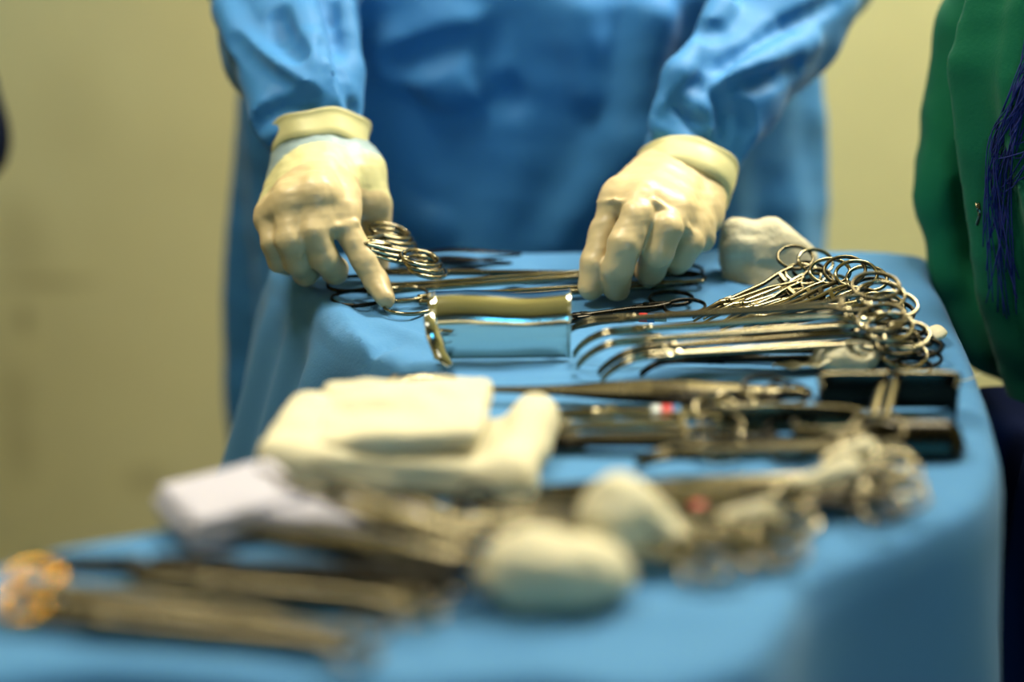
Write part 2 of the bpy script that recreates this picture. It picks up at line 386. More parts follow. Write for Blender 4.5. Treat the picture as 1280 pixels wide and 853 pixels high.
# which output vertex matches each outline point
A_ = np.array(TOPXY); oi = [int(np.argmin(np.hypot(A_[:, 0]-p.x, A_[:, 1]-p.y))) for p in ol]
rows = [oi]; arc = np.arange(NO)*0.006
levels = [0.004, 0.010, 0.02, 0.035, 0.055, 0.08, 0.11, 0.145, 0.185, 0.23, 0.28, 0.34, 0.41, 0.49, 0.56]
conc = np.zeros(NO)
for li, dz in enumerate(levels):
    row = []
    for q in range(NO):
        u = arc[q]
        fold = 0.5*math.sin(u*34+1.5*math.sin(u*7+1))+0.35*math.sin(u*61+2.2*math.sin(u*5))+0.3*math.sin(u*15+.7)
        g = min(1, dz/0.25)
        lf = max(0.0, -nrm[q, 0]); out = 0.002*min(1, dz/.01)+(0.04+0.22*lf)*dz+.006*g
        x = OLA[q, 0]+nrm[q, 0]*out; y = OLA[q, 1]+nrm[q, 1]*out
        vv.append((x, y, vv[oi[q]][2]-dz)); row.append(len(vv)-1)
    # relax sideways so concave corners do not fold over themselves, then add the hanging folds
    xy = np.array([vv[i][:2] for i in row])
    for _ in range(4+li*3): xy = 0.5*xy+0.25*(np.roll(xy, 1, 0)+np.roll(xy, -1, 0))
    ns = nrm.copy()
    for _ in range(60): ns = 0.5*ns+0.25*(np.roll(ns, 1, 0)+np.roll(ns, -1, 0))
    for q in range(NO):
        u = arc[q]; lf = max(0.0, -nrm[q, 0])
        fold = 0.5*math.sin(u*34+1.5*math.sin(u*7+1))+0.35*math.sin(u*61+2.2*math.sin(u*5))+0.3*math.sin(u*15+.7)
        dd_ = g*.013*fold+(.3+lf)*.005*min(1, dz/.035)*math.sin(u*78+4*math.sin(u*9)+dz*10)
        xy[q] += ns[q]*dd_
    for i, p in zip(row, xy): vv[i] = (p[0], p[1], vv[i][2])
    rows.append(row)
for a, b in zip(rows, rows[1:]):
    for q in range(NO): tf.append((a[q], b[q], b[(q+1) % NO], a[(q+1) % NO]))
drape = mk('drape', vv, tf, 'drape')
tag(drape, 'light blue surgical drape covering the whole instrument table, skirt hanging in folds', 'drape')

tb = thing('instrument_table', 'steel instrument table hidden under the light blue drape', 'table', (0, 1.7, 0))
b = MB(); cx = sum(p.x for p in ol)/NO; cy = sum(p.y for p in ol)/NO
innr = [ol[i]-V(nrm[i])*0.02 for i in range(0, NO, 8)]
n = len(innr); b.add([(p.x, p.y-1.7, TZ-.032) for p in innr]+[(p.x, p.y-1.7, TZ-.012) for p in innr], [tuple(range(n))[::-1], tuple(range(n, 2*n))]+[(k, (k+1) % n, n+(k+1) % n, n+k) for k in range(n)])
b.build('tabletop', 'tabletop', tb, False)
for (x, y) in ((.3, 2.03), (-.08, 2.03), (.25, 1.62), (-.25, 1.4)):
    b = MB(); b.sweep([(x, y-1.7, 0), (x, y-1.7, TZ-.02)], .014, .014, up=(1, 0, 0)); b.build('leg', 'tabletop', tb)

# ------------------------------------------------------------------ people
def rot(axis, deg): return Matrix.Rotation(math.radians(deg), 3, axis)
def face(parent, c, capm, look=-1):
    """head with cap and mask; c = head centre, facing -Y and down"""
    f = Field(c-V((.11, .13, .17)), c+V((.11, .13, .15)), .005)
    f.ell(c, (.075, .095, .11), .01); f.ell(c+V((0, -.03, -.06)), (.05, .055, .05), .03)
    f.cone(c+V((0, .02, -.05)), c+V((0, .04, -.16)), .05, .055, .02)
    f.cone(c+V((0, -.088, 0)), c+V((0, -.100, -.030)), .008, .011, .012)
    for s_ in (-1, 1): f.cone(c+V((s_*.018, -.090, .022)), c+V((s_*.044, -.078, .020)), .007, .006, .01)
    for s_ in (-1, 1):
        f.ell(c+V((s_*.078, .01, -.01)), (.008, .018, .03), .008); f.ell(c+V((s_*.03, -.088, .008)), (.018, .012, .012), .006, carve=True)
    h = f.mesh('head', 'skin', parent)
    f = Field(c-V((.1, .13, .03)), c+V((.1, .13, .14)), .005)
    f.ell(c+V((0, .008, .012)), (.083, .1, .112), .0); f.rbox(c+V((0, -.06, -.04)), (.3, .16, .15), .01, .01, carve=True)
    f.mesh('surgical_cap', capm, parent)
    f = Field(c-V((.1, .14, .14)), c+V((.1, .03, .02)), .005)
    f.ell(c+V((0, -.045, -.050)), (.068, .082, .058), .0); f.ell(c+V((0, -.01, -.03)), (.067, .085, .2), .004, carve=True)
    f.mesh('surgical_mask', 'mask', parent)
    for s_ in (-1, 1):
        b = MB(); e = c+V((s_*.03, -.077, .010))
        f = Field(e-V((.016,)*3), e+V((.016,)*3), .0025); f.ell(e, (.011,)*3, 0); eo = f.mesh('eye', 'eye', parent)
        f = Field(e-V((.016,)*3), e+V((.016,)*3), .0015); f.ell(e+V((0, -.0080, -.0035)), (.0048, .004, .0045), 0); f.mesh('iris', 'iris', eo)
def legs(parent, cx, cy, z1, m):
    for s_ in (-1, 1):
        f = Field((cx+s_*.1-.11, cy-.13, -.005), (cx+s_*.1+.11, cy+.13, z1+.02), .01)
        f.cone((cx+s_*.1, cy+.02, z1), (cx+s_*.1, cy+.02, .45), .085, .07, .01); f.cone((cx+s_*.1, cy+.02, .45), (cx+s_*.1, cy+.03, .1), .07, .06, .01)
        f.mesh('trouser_leg', m, parent)
        f = Field((cx+s_*.1-.07, cy-.2, 0), (cx+s_*.1+.07, cy+.12, .12), .006)
        f.cone((cx+s_*.1, cy-.12, .045), (cx+s_*.1, cy+.05, .05), .04, .042, .01); f.mesh('shoe', 'rubber', parent)

surgeon = thing('person', 'person in a blue surgical gown and cream latex gloves reaching over the instruments', 'person', V((.02, 2.47, 0)))
surgeon.matrix_world = Matrix.Identity(4)
E1, E2 = W(352, -45, 2.31), W(1010, -55, 2.36)
W1, W2 = W(396, 158, 2.115), W(852, 190, 2.125)
f = Field((-.40, 2.03, .33), (.42, 2.71, 1.52), .0040)
def gf(th, z):
    g = np.clip((1.1-z)/.5, 0, 1)
    return (0.012*np.sin(th*9+2*np.sin(z*3))*g+0.006*np.sin(th*17+z*9)*g).astype(np.float32)
f.column([(.34, .02, 2.49, .33, .21), (.9, .02, 2.48, .305, .175), (1.1, .018, 2.47, .29, .165), (1.25, .01, 2.48, .23, .14), (1.42, .01, 2.49, .19, .1), (1.5, .01, 2.49, .07, .07)], fold=gf)
for sh, e in ((V((-.2, 2.49, 1.41)), E1), (V((.21, 2.49, 1.41)), E2)): f.cone(sh, e, .075, .07, .03)
# left sleeve of the picture
m1 = W(364, 55, 2.22); f.chain([E1, m1, W(384, 128, 2.14), W1+V((0, 0, -.006))], [.072, .061, .047, .032], .02)
f.chain([W(306, 40, 2.19), W(322, 95, 2.15), W(342, 150, 2.10), W(352, 178, 2.10)], [.012, .014, .014, .010], .02)
f.chain([W(432, 10, 2.19), W(437, 90, 2.15), W(443, 150, 2.12)], [.013, .011, .006], .012)
f.chain([W(345, 128, 2.115), W(385, 118, 2.10), W(430, 132, 2.10)], [.007, .008, .006], .01)
f.crease([(283, 10), (305, 55), (345, 88), (385, 112)], .014, .005, .010, out=True)
f.crease([(375, 20), (392, 70), (415, 120)], .014, .004, .012, out=True)
f.crease([(284, 45), (318, 84), (362, 112), (408, 132)], .009, .0065, .006)
f.crease([(406, 0), (418, 50), (433, 100), (446, 152)], .007, .006, .005)
f.crease([(408, 50), (410, 85), (412, 118)], .006, .0035, .005)
f.crease([(316, 165), (330, 148), (355, 136), (385, 134)], .010, .009, .006)
f.crease([(345, 10), (352, 40), (372, 66)], .008, .0035, .006)
# right sleeve of the picture
f.chain([E2, W(968, 25, 2.27), W(905, 120, 2.18), W2], [.070, .060, .050, .034], .02)
f.chain([W(1022, 72, 2.27), W(975, 85, 2.2), W(905, 118, 2.13)], [.008, .014, .010], .016)
f.chain([W(1045, 5, 2.27), W(1020, 50, 2.26), W(985, 90, 2.26)], [.018, .018, .018], .02)
f.chain([W(940, 118, 2.16), W(922, 165, 2.14), W(905, 215, 2.13)], [.016, .016, .012], .014)
f.chain([W(900, 10, 2.20), W(850, 95, 2.13), W(822, 155, 2.11)], [.014, .012, .010], .014)
f.crease([(1010, 52), (950, 84), (890, 112), (850, 140)], .012, .006, .008, out=True)
f.crease([(1045, 2), (965, 42), (890, 92), (828, 148)], .008, .008, .005)
f.crease([(1000, 84), (945, 104), (898, 122)], .010, .007, .006)
f.crease([(898, 122), (912, 155), (905, 190)], .010, .009, .006)
f.crease([(852, 132), (872, 152), (892, 188)], .007, .006, .005)
f.crease([(845, 118), (862, 128), (880, 140)], .008, .004, .006, out=True)
f.crease([(872, 28), (885, 38), (905, 34)], .008, .004, .006)
f.crease([(930, 130), (935, 165), (922, 200)], .008, .005, .006)
# belly creases
f.crease([(490, 66), (545, 44), (598, 40)], .032, .007, .02, out=True)
f.crease([(540, 84), (568, 104), (612, 88)], .022, .008, .014, out=True)
f.crease([(490, 88), (542, 68), (592, 58)], .018, .009, .010)
f.crease([(620, 40), (612, 90), (640, 130)], .018, .004, .014)
f.crease([(480, 235), (510, 270), (560, 285)], .02, .004, .014, out=True)
f.chain([W(725, 20, 2.31), W(740, 110, 2.30)], [.02, .01], .035)
f.chain([W(820, 20, 2.30), W(790, 180, 2.295), W(700, 300, 2.31)], [.02, .02, .012], .035)
gown = f.mesh('gown', 'gown', surgeon, 2, lambda v: wob(v, 26, .0035)+wob(v, 60, .0012, seed=4))
tag(gown, 'blue cloth gown with creased sleeves')
face(surgeon, V((.01, 2.42, 1.63)), 'gown'); legs(surgeon, .02, 2.49, .4, 'gown')

def hand(parent, palm, fingers, bands, lo, hi, name, axis, h=.0016):
    f = Field(lo, hi, h)
    for pts, rs, k in palm: f.chain(pts, rs, k)
    for pts, rs in fingers:
        g = Field(lo, hi, h); g.chain(pts, rs, .003)
        hh = np.clip(0.5+0.5*(f.F-g.F)/.0035, 0, 1); f.F = f.F*(1-hh)+g.F*hh-.0035*hh*(1-hh)
    for pts, rs, k, c in bands: f.chain(pts, rs, k, c)
    a, d, mats = axis
    o = f.mesh(name, ['glove', 'band', 'cuff'], parent, 2, lambda v: wob(v, 150, .0007)+wob(v, 330, .0003, seed=3))
    me = o.data; a = np.array(a); d = np.array(d)/np.linalg.norm(d)
    co = np.zeros(len(me.vertices)*3); me.vertices.foreach_get('co', co); co = co.reshape(-1, 3)
    t = (co-a) @ d + .003*np.sin(co[:, 0]*60)
    for p in me.polygons:
        tt = np.mean([t[i] for i in p.vertices])
        for lo_, hi_, mi in mats:
            if lo_ <= tt < hi_: p.material_index = mi
    return o
def cuff(parent, c, ax, ra, rb, ln, tilt, flare=1.12, seed=0):
    """rolled glove cuff: closed band around the wrist with a bead on its rim"""
    ax = V(ax).normalized(); u = ax.orthogonal().normalized(); u = (V((1, 0, 0))-ax*ax.x).normalized(); v_ = ax.cross(u)
    prof = [(-.002, .90), (0, 1.0), (ln*.3, 1.01), (ln*.7, 1.04), (ln*.93, flare), (ln*1.0, flare+.045), (ln*1.05, flare+.01), (ln*1.0, flare-.05), (ln*.6, .96), (0, .92)]
    n = 72; vs = []; fs = []
    for i, (l, s_) in enumerate(prof):
        for k in range(n):
            a = 2*PI*k/n; wv = 1+.022*math.sin(3*a+seed)+.012*math.sin(7*a+seed*2+l*90)
            p = V(c)+ax*(l+tilt*math.cos(a-.6)*l/ln*.3+.0015*math.sin(5*a+seed))+u*(ra*s_*wv*math.cos(a))+v_*(rb*s_*wv*math.sin(a)); vs.append(p)
    N = len(prof)
    for i in range(N):
        for k in range(n): fs.append((i*n+k, i*n+(k+1) % n, ((i+1) % N)*n+(k+1) % n, ((i+1) % N)*n+k))
    o = mk('glove_cuff', vs, fs, 'cuff', parent); return tag(o, 'thick rolled latex cuff')

# ---- hand on the left of the picture
wr = W(400, 182, 2.098); ib = W(424, 250, 2.02); mb = W(396, 244, 2.005); rb_ = W(364, 256, 2.005); lb = W(340, 272, 2.015)
palm = [([W(410, 188, 2.095), ib], [.029, .0175], .012), ([W(400, 192, 2.09), mb], [.030, .0175], .012), ([W(390, 195, 2.09), rb_], [.030, .0165], .012),
        ([W(380, 198, 2.095), lb], [.028, .0150], .012), ([ib, mb, rb_, lb], [.0165, .0165, .016, .0135], .01),
        ([W(420, 185, 2.11), W(448, 215, 2.075), W(462, 250, 2.06)], [.026, .022, .018], .014),
        ([W(410, 240, 2.06), W(370, 262, 2.05)], [.024, .022], .01),
        ([W(398, 178, 2.108), W(402, 202, 2.085)], [.027, .029], .01),
        # stretched web of the glove over the finger bases
        ([W(433, 268, 2.005), W(402, 281, 1.995), W(374, 293, 1.993), W(352, 298, 2.0)], [.013, .0125, .0125, .012], .012)]
fing = [([ib, W(432, 284, 1.998), W(455, 325, 1.986), W(470, 352, 1.979), P(482, 373, .912)], [.0155, .0122, .0112, .0105, .0085]),
        ([mb, W(392, 290, 1.985), W(405, 322, 1.985), W(418, 338, 2.0), W(420, 338, 2.02)], [.0155, .0135, .0128, .0118, .010]),
        ([rb_, W(362, 300, 1.982), W(372, 328, 1.99), W(382, 342, 2.005), W(392, 336, 2.03)], [.0145, .0122, .0112, .0105, .0095]),
        ([lb, W(342, 304, 1.995), W(350, 326, 2.0), W(360, 332, 2.02)], [.013, .0112, .0105, .0095]),
        ([W(452, 225, 2.075), W(469, 258, 2.065), W(472, 296, 2.06), W(473, 334, 2.055)], [.018, .0155, .0125, .0095])]
bands = [([W(446, 278, 1.992), W(420, 284, 1.985), W(392, 291, 1.979), W(377, 303, 1.977), W(374, 322, 1.975)], [.0022, .0024, .0026, .0024, .0012], .004, False),
         ([W(400, 216, 2.03), W(368, 240, 2.0)], [.002, .002], .008, False)]
h1 = hand(surgeon, palm, fing, bands, (-.245, 1.955, .888), (-.085, 2.16, 1.075), 'gloved_hand', (wr, ib-wr, [(.0, .038, 1), (.038, .066, 2)]))
tag(h1, 'gloved hand with index finger pressed on a scissor ring')
cuff(h1, W(399, 194, 2.088), W(399, 158, 2.11)-W(400, 205, 2.082), .0425, .037, .025, .012, 1.06, 1)
# ---- hand on the right of the picture
wr2 = W(855, 205, 2.11); ib, mb, rb_, lb = W(776, 246, 2.03), W(808, 252, 2.01), W(840, 266, 2.01), W(866, 282, 2.025)
palm = [([W(835, 208, 2.11), ib], [.025, .0165], .012), ([W(845, 212, 2.10), mb], [.026, .0175], .012), ([W(858, 218, 2.10), rb_], [.027, .0185], .012),
        ([W(868, 222, 2.10), lb], [.028, .0185], .012), ([ib, mb, rb_, lb], [.0155, .0165, .0165, .016], .01),
        ([W(838, 240, 2.066), W(812, 245, 2.035)], [.020, .019], .01), ([W(875, 235, 2.08), W(880, 268, 2.05)], [.024, .018], .012),
        ([W(852, 205, 2.115), W(855, 222, 2.10)], [.029, .029], .01),
        ([W(765, 256, 2.02), W(800, 258, 2.0), W(836, 272, 2.0), W(862, 292, 2.01), W(880, 300, 2.02)], [.0115, .0125, .0125, .013, .0095], .008)]
fing = [([ib, W(758, 290, 2.012), W(745, 330, 1.995), P(738, 360, .914)], [.0160, .0145, .0135, .0112]),
        ([mb, W(797, 270, 1.988), W(781, 305, 1.975), W(772, 335, 1.975), P(771, 360, .914)], [.015, .0142, .0146, .0136, .0118]),
        ([rb_, W(833, 285, 1.985), W(822, 315, 1.983), W(813, 338, 2.0), W(812, 343, 2.008)], [.015, .0138, .0142, .0128, .0112]),
        ([lb, W(862, 302, 2.0), W(850, 322, 2.005), W(846, 328, 2.02)], [.0150, .0128, .0122, .0108]),
        ([W(800, 235, 2.08), W(772, 275, 2.065), W(760, 320, 2.05), W(758, 338, 2.04)], [.017, .014, .012, .0095])]
bands = [([W(748, 253, 2.02), W(768, 250, 2.0), W(790, 255, 1.99)], [.0014, .002, .0014], .003, False),
         ([W(818, 250, 1.988), W(838, 266, 1.988), W(858, 285, 1.99), W(877, 306, 2.0)], [.0018, .0024, .0026, .0018], .004, False)]
h2 = hand(surgeon, palm, fing, bands, (.045, 1.95, .888), (.215, 2.17, 1.06), 'gloved_hand', (wr2, (mb-wr2), [(-.05, .030, 2)]))
tag(h2, 'gloved hand with fingertips resting on the long shanks')
cuff(h2, W(852, 241, 2.082), W(858, 180, 2.12)-W(845, 226, 2.085), .0440, .043, .030, .008, 1.0, 4)

def simple_hand(parent, w_, d_, side=1):
    w_ = V(w_); d_ = V(d_).normalized(); sd = d_.cross(V((0, 0, 1))).normalized()*side; dn = V((0, 0, -1))
    f = Field(w_-V((.2, .2, .12)), w_+V((.2, .2, .08)), .003)
    f.cone(w_-d_*.03, w_+d_*.01, .031, .027, .01)
    for k, (o_, ln) in enumerate(((-.030, .062), (-.010, .078), (.010, .084), (.028, .074))):
        kn = w_+d_*.088+sd*o_; f.cone(w_+sd*o_*.5, kn, .017, .0125, .01)
        f.chain([kn, kn+d_*ln*.5+dn*.012, kn+d_*ln*.8+dn*.034, kn+d_*ln*.85+dn*.05], [.0105, .0095, .0088, .0075], .002)
    f.chain([w_+sd*.02, w_+sd*.045+d_*.035+dn*.01, w_+sd*.052+d_*.066+dn*.022, w_+sd*.048+d_*.088+dn*.03], [.016, .0125, .0105, .0085], .003)
    f.mesh('gloved_hand', 'glove', parent)
# ---- green gowned person on the right
gp = thing('person', 'person in a dark green gown standing at the right end of the table', 'person', Matrix.Identity(4))
f = Field((.33, 1.66, .62), (1.1, 2.5, 1.52), .0065)
def gf2(th, z): return (0.016*np.sin(th*8+1.5*np.sin(z*4))+0.008*np.sin(th*19+z*3)).astype(np.float32)
f.column([(.64, .76, 2.03, .26, .24), (.9, .72, 2.0, .285, .23), (1.1, .715, 2.02, .31, .20), (1.25, .72, 2.05, .27, .16), (1.42, .72, 2.05, .19, .1), (1.5, .72, 2.05, .07, .07)], fold=gf2)
f.chain([V((.56, 2.10, 1.40)), W(1256, 40, 2.16), W(1222, 225, 2.14), W(1258, 400, 2.12), V((.56, 1.94, .93)), V((.62, 1.76, .96))], [.075, .062, .058, .052, .05, .036], .01)
f.chain([W(1190, 150, 2.13), W(1168, 250, 2.12), W(1185, 340, 2.11), W(1225, 440, 2.10)], [.012, .014, .013, .01], .02)
f.chain([W(1215, 60, 2.09), W(1212, 200, 2.08), W(1228, 330, 2.07)], [.008, .020, .026], .008, carve=True)
gfld = f; simple_hand(gp, (.63, 1.73, .965), (.08, -.3, .03), -1)
f.mesh('gown', 'green', gp, 2, lambda v: wob(v, 22, .005)+wob(v, 60, .0015, seed=4))
f = Field((.36, 1.6, .28), (1.13, 2.35, .84), .01)
f.column([(.3, .75, 1.97, .335, .29), (.80, .75, 1.98, .33, .21)], fold=gf2)
f.mesh('lower_gown', 'navy', gp, 1); face(gp, V((.72, 2.02, 1.64)), 'green'); legs(gp, .76, 2.03, .66, 'navy')
# navy threads hanging over the green gown, lying on the cloth
def on_gown(px, py, lift):
    h_ = gfld.hit(px, py)
    return h_[0]-h_[1]*lift if h_ else None
o0 = on_gown(1250, 230, .004); tt = thing('thread_tangle', 'tangle of loose dark blue threads hanging against the green gown', 'threads', o0)
for i in range(34):
    j_ = random.uniform(-6, 14); lf_ = .003+.006*random.random()
    q = [(1290+j_, 55+random.uniform(-30, 40)), (1275+random.uniform(-12, 12), 130+random.uniform(-20, 20)), (1246+random.uniform(-14, 20), 215+random.uniform(-35, 35)), (1255+random.uniform(-30, 22), 330+random.uniform(-50, 70))]
    if i % 4 == 0: q[3] = (1300, 170+random.uniform(-30, 40))
    q = [on_gown(a, b_, lf_) for a, b_ in spline(q, 4)]; q = [p-o0 for p in q if p]
    if len(q) > 3: b = MB(); b.sweep(spline(q, 2), .0006, .0006, n=5); b.build('thread', 'thread', tt)
ck = thing('towel_clip', 'small shiny metal clip on the green gown beside the blue threads', 'clip', on_gown(1222, 268, .002) or W(1222, 268, 2.0))
b = MB(); b.sweep([(0, 0, .010), (.002, 0, 0), (0, 0, -.010)], .0016, .0008, up=(0, 1, 0)); b.build('clip_body', 'steel', ck)
b = MB(); b.sweep([(-.002, -.001, .010), (0, -.003, .003)], .0010, .0006, up=(0, 1, 0)); b.build('clip_lever', 'steel', ck)
# ---- navy figure at the left border
np_ = thing('person', 'person in dark navy scrubs only just entering at the left border of the photo', 'person', Matrix.Identity(4))
f = Field((-1.25, 2.1, .3), (-.5, 2.85, 1.52), .01)
f.column([(.34, -.88, 2.5, .24, .18), (.9, -.88, 2.5, .22, .16), (1.25, -.88, 2.5, .22, .14), (1.42, -.88, 2.5, .19, .1), (1.5, -.88, 2.5, .07, .07)])
el = W(-48, 175, 2.45); f.chain([V((-.68, 2.5, 1.4)), el, el+V((-.06, -.2, -.03))], [.07, .047, .036], .02); simple_hand(np_, el+V((-.069, -.235, -.034)), (-.06, -.2, -.03), 1)
f.mesh('scrub_top', 'navy', np_, 2, lambda v: wob(v, 22, .004)); face(np_, V((-.88, 2.46, 1.63)), 'navy'); legs(np_, -.88, 2.5, .4, 'navy')

# ------------------------------------------------------------------ instruments
def frame(a, b, roll=0, lat=None):
    """matrix with x axis from a to b; roll tips the ring plane towards the camera"""
    x = (V(b)-V(a)).normalized()
    if lat is None:
        z = V((0, 0, 1)); z = (z-x*z.dot(x)).normalized(); y = z.cross(x)
        R = Matrix.Rotation(math.radians(roll)*(1 if x.x > 0 else -1), 3, x); z = R @ z; y = R @ y
    else:
        y = V(lat); y = (y-x*y.dot(x)).normalized(); z = x.cross(y)
    m = Matrix((x, y, z)).transposed().to_4x4(); m.translation = V(a); return m
def clamp(label, a, b, roll=0, group=None, name='clamp', cat='clamp', rr=.0125, spread=.0165, jaw=.22, th=.0022, wd=None, curve=0.0, cl=.05, m='steel', ringm=None, lat=None, gap=.004,
          tips='straight', tape=None, openj=0.0, ringt=.0019):
    """ring-handled instrument: rings at a, tip at b (x runs to the tip)"""
    a, b = V(a), V(b); L = (b-a).length; mt = frame(a, b, roll, lat); t = thing(name, label, cat, mt, group); ringm = ringm or m; wd = wd or th
    xp = L*(1-jaw)
    def bend(x, y, z):
        # the tip curls down over the last cl metres
        if curve and x > L-cl:
            s_ = (x-(L-cl))/cl; ang = curve*s_; R = cl/curve
            return V((L-cl+R*math.sin(ang), y, z-R*(1-math.cos(ang))))
        return V((x, y, z))
    for sd in (-1, 1):
        zo = sd*th*.42
        mb_ = MB(); r0 = rr*1.15; x0 = r0*1.9
        pts = [(x0*.8, sd*(spread-rr*.55)), (x0+.010, sd*(spread*.45)), (x0+.028, sd*gap*.95), (x0+(xp-x0)*.5, sd*gap*.75), (xp-.008, sd*gap*.45), (xp, 0), (xp+.008, -sd*(gap*.4+openj*.1)), (xp+(L-xp)*.5, -sd*(th*.55+openj*.5)), (L, -sd*(th*.5+openj))]
        sp = spline(pts, 6); q = [bend(x, y, zo) for x, y in sp]
        wds = []; hs = []
        for (x, y) in sp:
            k = 1.0
            if abs(x-xp) < .007: k = 1.5
            if x > xp+.007: k = 1.05-.55*(x-xp)/(L-xp)
            wds.append(wd*k*.9); hs.append(th*(1.0 if x < xp+.007 else 1.0-.4*(x-xp)/(L-xp)))
        mb_.sweep(q, wds, hs, n=8, sq=.75); arm = mb_.build('arm', m, t)
        rg = MB(); n = 26; cx_, cy_ = r0, sd*spread
        rg.sweep([(cx_+r0*math.cos(2*PI*k/n), cy_+rr*.88*math.sin(2*PI*k/n)+sd*.0015*math.cos(2*PI*k/n), zo) for k in range(n)], ringt*.75, ringt, closed=True, n=8)
        rg.build('finger_ring', ringm, arm)
    b_ = MB(); b_.box((xp, 0, 0), (.013, wd*2.6+.002, th*2.0)); b_.build('box_joint', m, t, False, .0008)
    b_ = MB(); b_.disc((xp, 0, th*1.25), .0022, .0012); b_.build('pivot_screw', m, t)
    b_ = MB(); xr = rr*2.3+.010; b_.box((xr, -gap*.4, th*.5), (.004, gap*1.7+.003, th*.8)); b_.box((xr+.002, gap*.4, -th*.5), (.004, gap*1.7+.003, th*.8)); b_.build('ratchet', m, t, False, .0004)
    if tape:
        for (s0, s1, mm) in tape:
            b_ = MB(); y_ = gap*.75; b_.sweep([(L*s0, 0, 0), (L*s1, 0, 0)], wd*1.3+y_, th*1.6, n=10); b_.build('tape_band', mm, t)
    return t
def tweezers(label, a, b, roll=0, group=None, wd=.006, m='steel_satin', open_=.006, fine=False, cat='forceps', lat=None, grip=False):
    """spring forceps: joined end at a, tips at b"""
    a, b = V(a), V(b); L = (b-a).length; t = thing('tweezers', label, cat, frame(a, b, roll, lat), group)
    for sd in (-1, 1):
        xs = [0, .08, .25, .42, .6, .8, 1]; zs = [.0008, .002, open_*.8, open_, open_*.8, open_*.4, .0006]; ws = [.6, .7, .9, 1.15, .95, .45, .16 if fine else .28]
        sp = spline([(x*L, z*sd, w_*wd) for x, z, w_ in zip(xs, zs, ws)], 6)
        mb_ = MB(); mb_.sweep([(p[0], 0, p[1]) for p in sp], [p[2] for p in sp], [.0009]*len(sp), n=8, sq=.6); arm = mb_.build('arm', m, t)
        if grip:
            g_ = MB()
            for k in range(9): g_.sweep([(L*(.38+.012*k), -wd*.9, sd*(open_+.0011)), (L*(.38+.012*k), wd*.9, sd*(open_+.0011))], .0007, .0005, n=6)
            g_.build('grip_ridges', 'steel_dark', arm)
    mb_ = MB(); mb_.sweep([(-.002, 0, 0), (.012, 0, 0)], [wd*.55, wd*.7], .0022, n=8, sq=.6); mb_.build('joint_end', m, t)
    return t
def rod(*a, **k): return clamp(*a, **k)

# A: six long clamps with tips curled down on to the drape
gA = 'long clamps with curled tips lying side by side'
A = [ # ring mid px, ring z, bend-tip px (tip on drape), curl angle, roll
    ((1148, 424), .919, (769, 446), 'nearest of the long clamps with curled tips, its shanks in front of all the others', 30, 1.15, 'steel'),
    ((1140, 406), .929, (764, 439), 'second nearest long curl-tipped clamp, its tip close beside the nearest one', 33, 1.15, 'steel_satin'),
    ((1154, 398), .936, (734, 430), 'long curl-tipped clamp in the middle of the row, tip just behind the doubled hook', 33, 1.2, 'steel'),
    ((1136, 387), .944, (726, 416), 'long curl-tipped clamp with its bright hook second from the silver trough', 36, 1.25, 'steel'),
    ((1128, 376), .952, (702, 402), 'long curl-tipped clamp whose hook hangs right at the end of the silver trough', 36, 1.35, 'steel_satin'),
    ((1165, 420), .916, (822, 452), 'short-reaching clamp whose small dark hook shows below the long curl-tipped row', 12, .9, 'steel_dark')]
for i, (rp, rz, tp, lb_, rl, cv, mm) in enumerate(A):
    a = P(*rp, rz); cl_ = .046 if i < 5 else .026
    bz = TZ+.004+(cl_/cv)*(1-math.cos(cv))*1.0
    a2 = P(rp[0], rp[1], rz); b2 = P(tp[0]-26, tp[1]+3, bz); rl *= .8
    clamp(lb_, a2, b2, rl, gA, curve=cv, cl=cl_, th=.0021, wd=.0019, m=mm, rr=.0165, spread=.0185, jaw=.24, gap=.0034, ringt=.0023, tape=None)
# small tape-banded scalpel-like instrument behind
# B: three short curved clamps with rings propped on the gauze
gB = 'short clamps with rings propped against the standing gauze'
for i, (rp, rz, tp, lb_, rl, mm) in enumerate([
    ((1026, 330), .932, (868, 394), 'topmost ring-handled clamp leaning on the standing gauze wad', 34, 'steel_satin'),
    ((1050, 338), .926, (882, 396), 'clamp just in front of the topmost one, rings overlapping it', 40, 'steel'),
    ((1036, 350), .922, (905, 398), 'clamp with bright shanks below the two propped on the gauze', 26, 'steel'),
    ((1044, 346), .920, (925, 396), 'dull clamp tucked behind the bundle beside the gauze wad', 26, 'steel_dark')]):
    clamp(lb_, P(*rp, rz), P(*tp, .912), rl, gB, m=mm, rr=.0145, spread=.0155, jaw=.25, curve=.5, cl=.03, th=.0022, ringt=.002)
gC = 'clamps fanned behind the long curl-tipped row'
for i, (rp, rz, tp, lb_, rl, mm) in enumerate([
    ((1072, 352), .934, (905, 402), 'leftmost clamp of the fan between the gauze wad and the long row', 36, 'steel'),
    ((1090, 352), .940, (915, 404), 'clamp in the fan with upright rings behind the leftmost one', 42, 'steel_satin'),
    ((1104, 358), .938, (900, 408), 'middle clamp of the fan with the highest standing rings', 40, 'steel'),
    ((1118, 362), .930, (930, 408), 'clamp at the right of the fan, its rings touching the long row', 34, 'steel'),
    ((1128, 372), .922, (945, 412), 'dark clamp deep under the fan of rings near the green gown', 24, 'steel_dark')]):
    clamp(lb_, P(*rp, rz), P(*tp, .913), rl, gC, m=mm, rr=.0150, spread=.0175, jaw=.22, curve=.3, cl=.03, th=.0022, ringt=.0021)
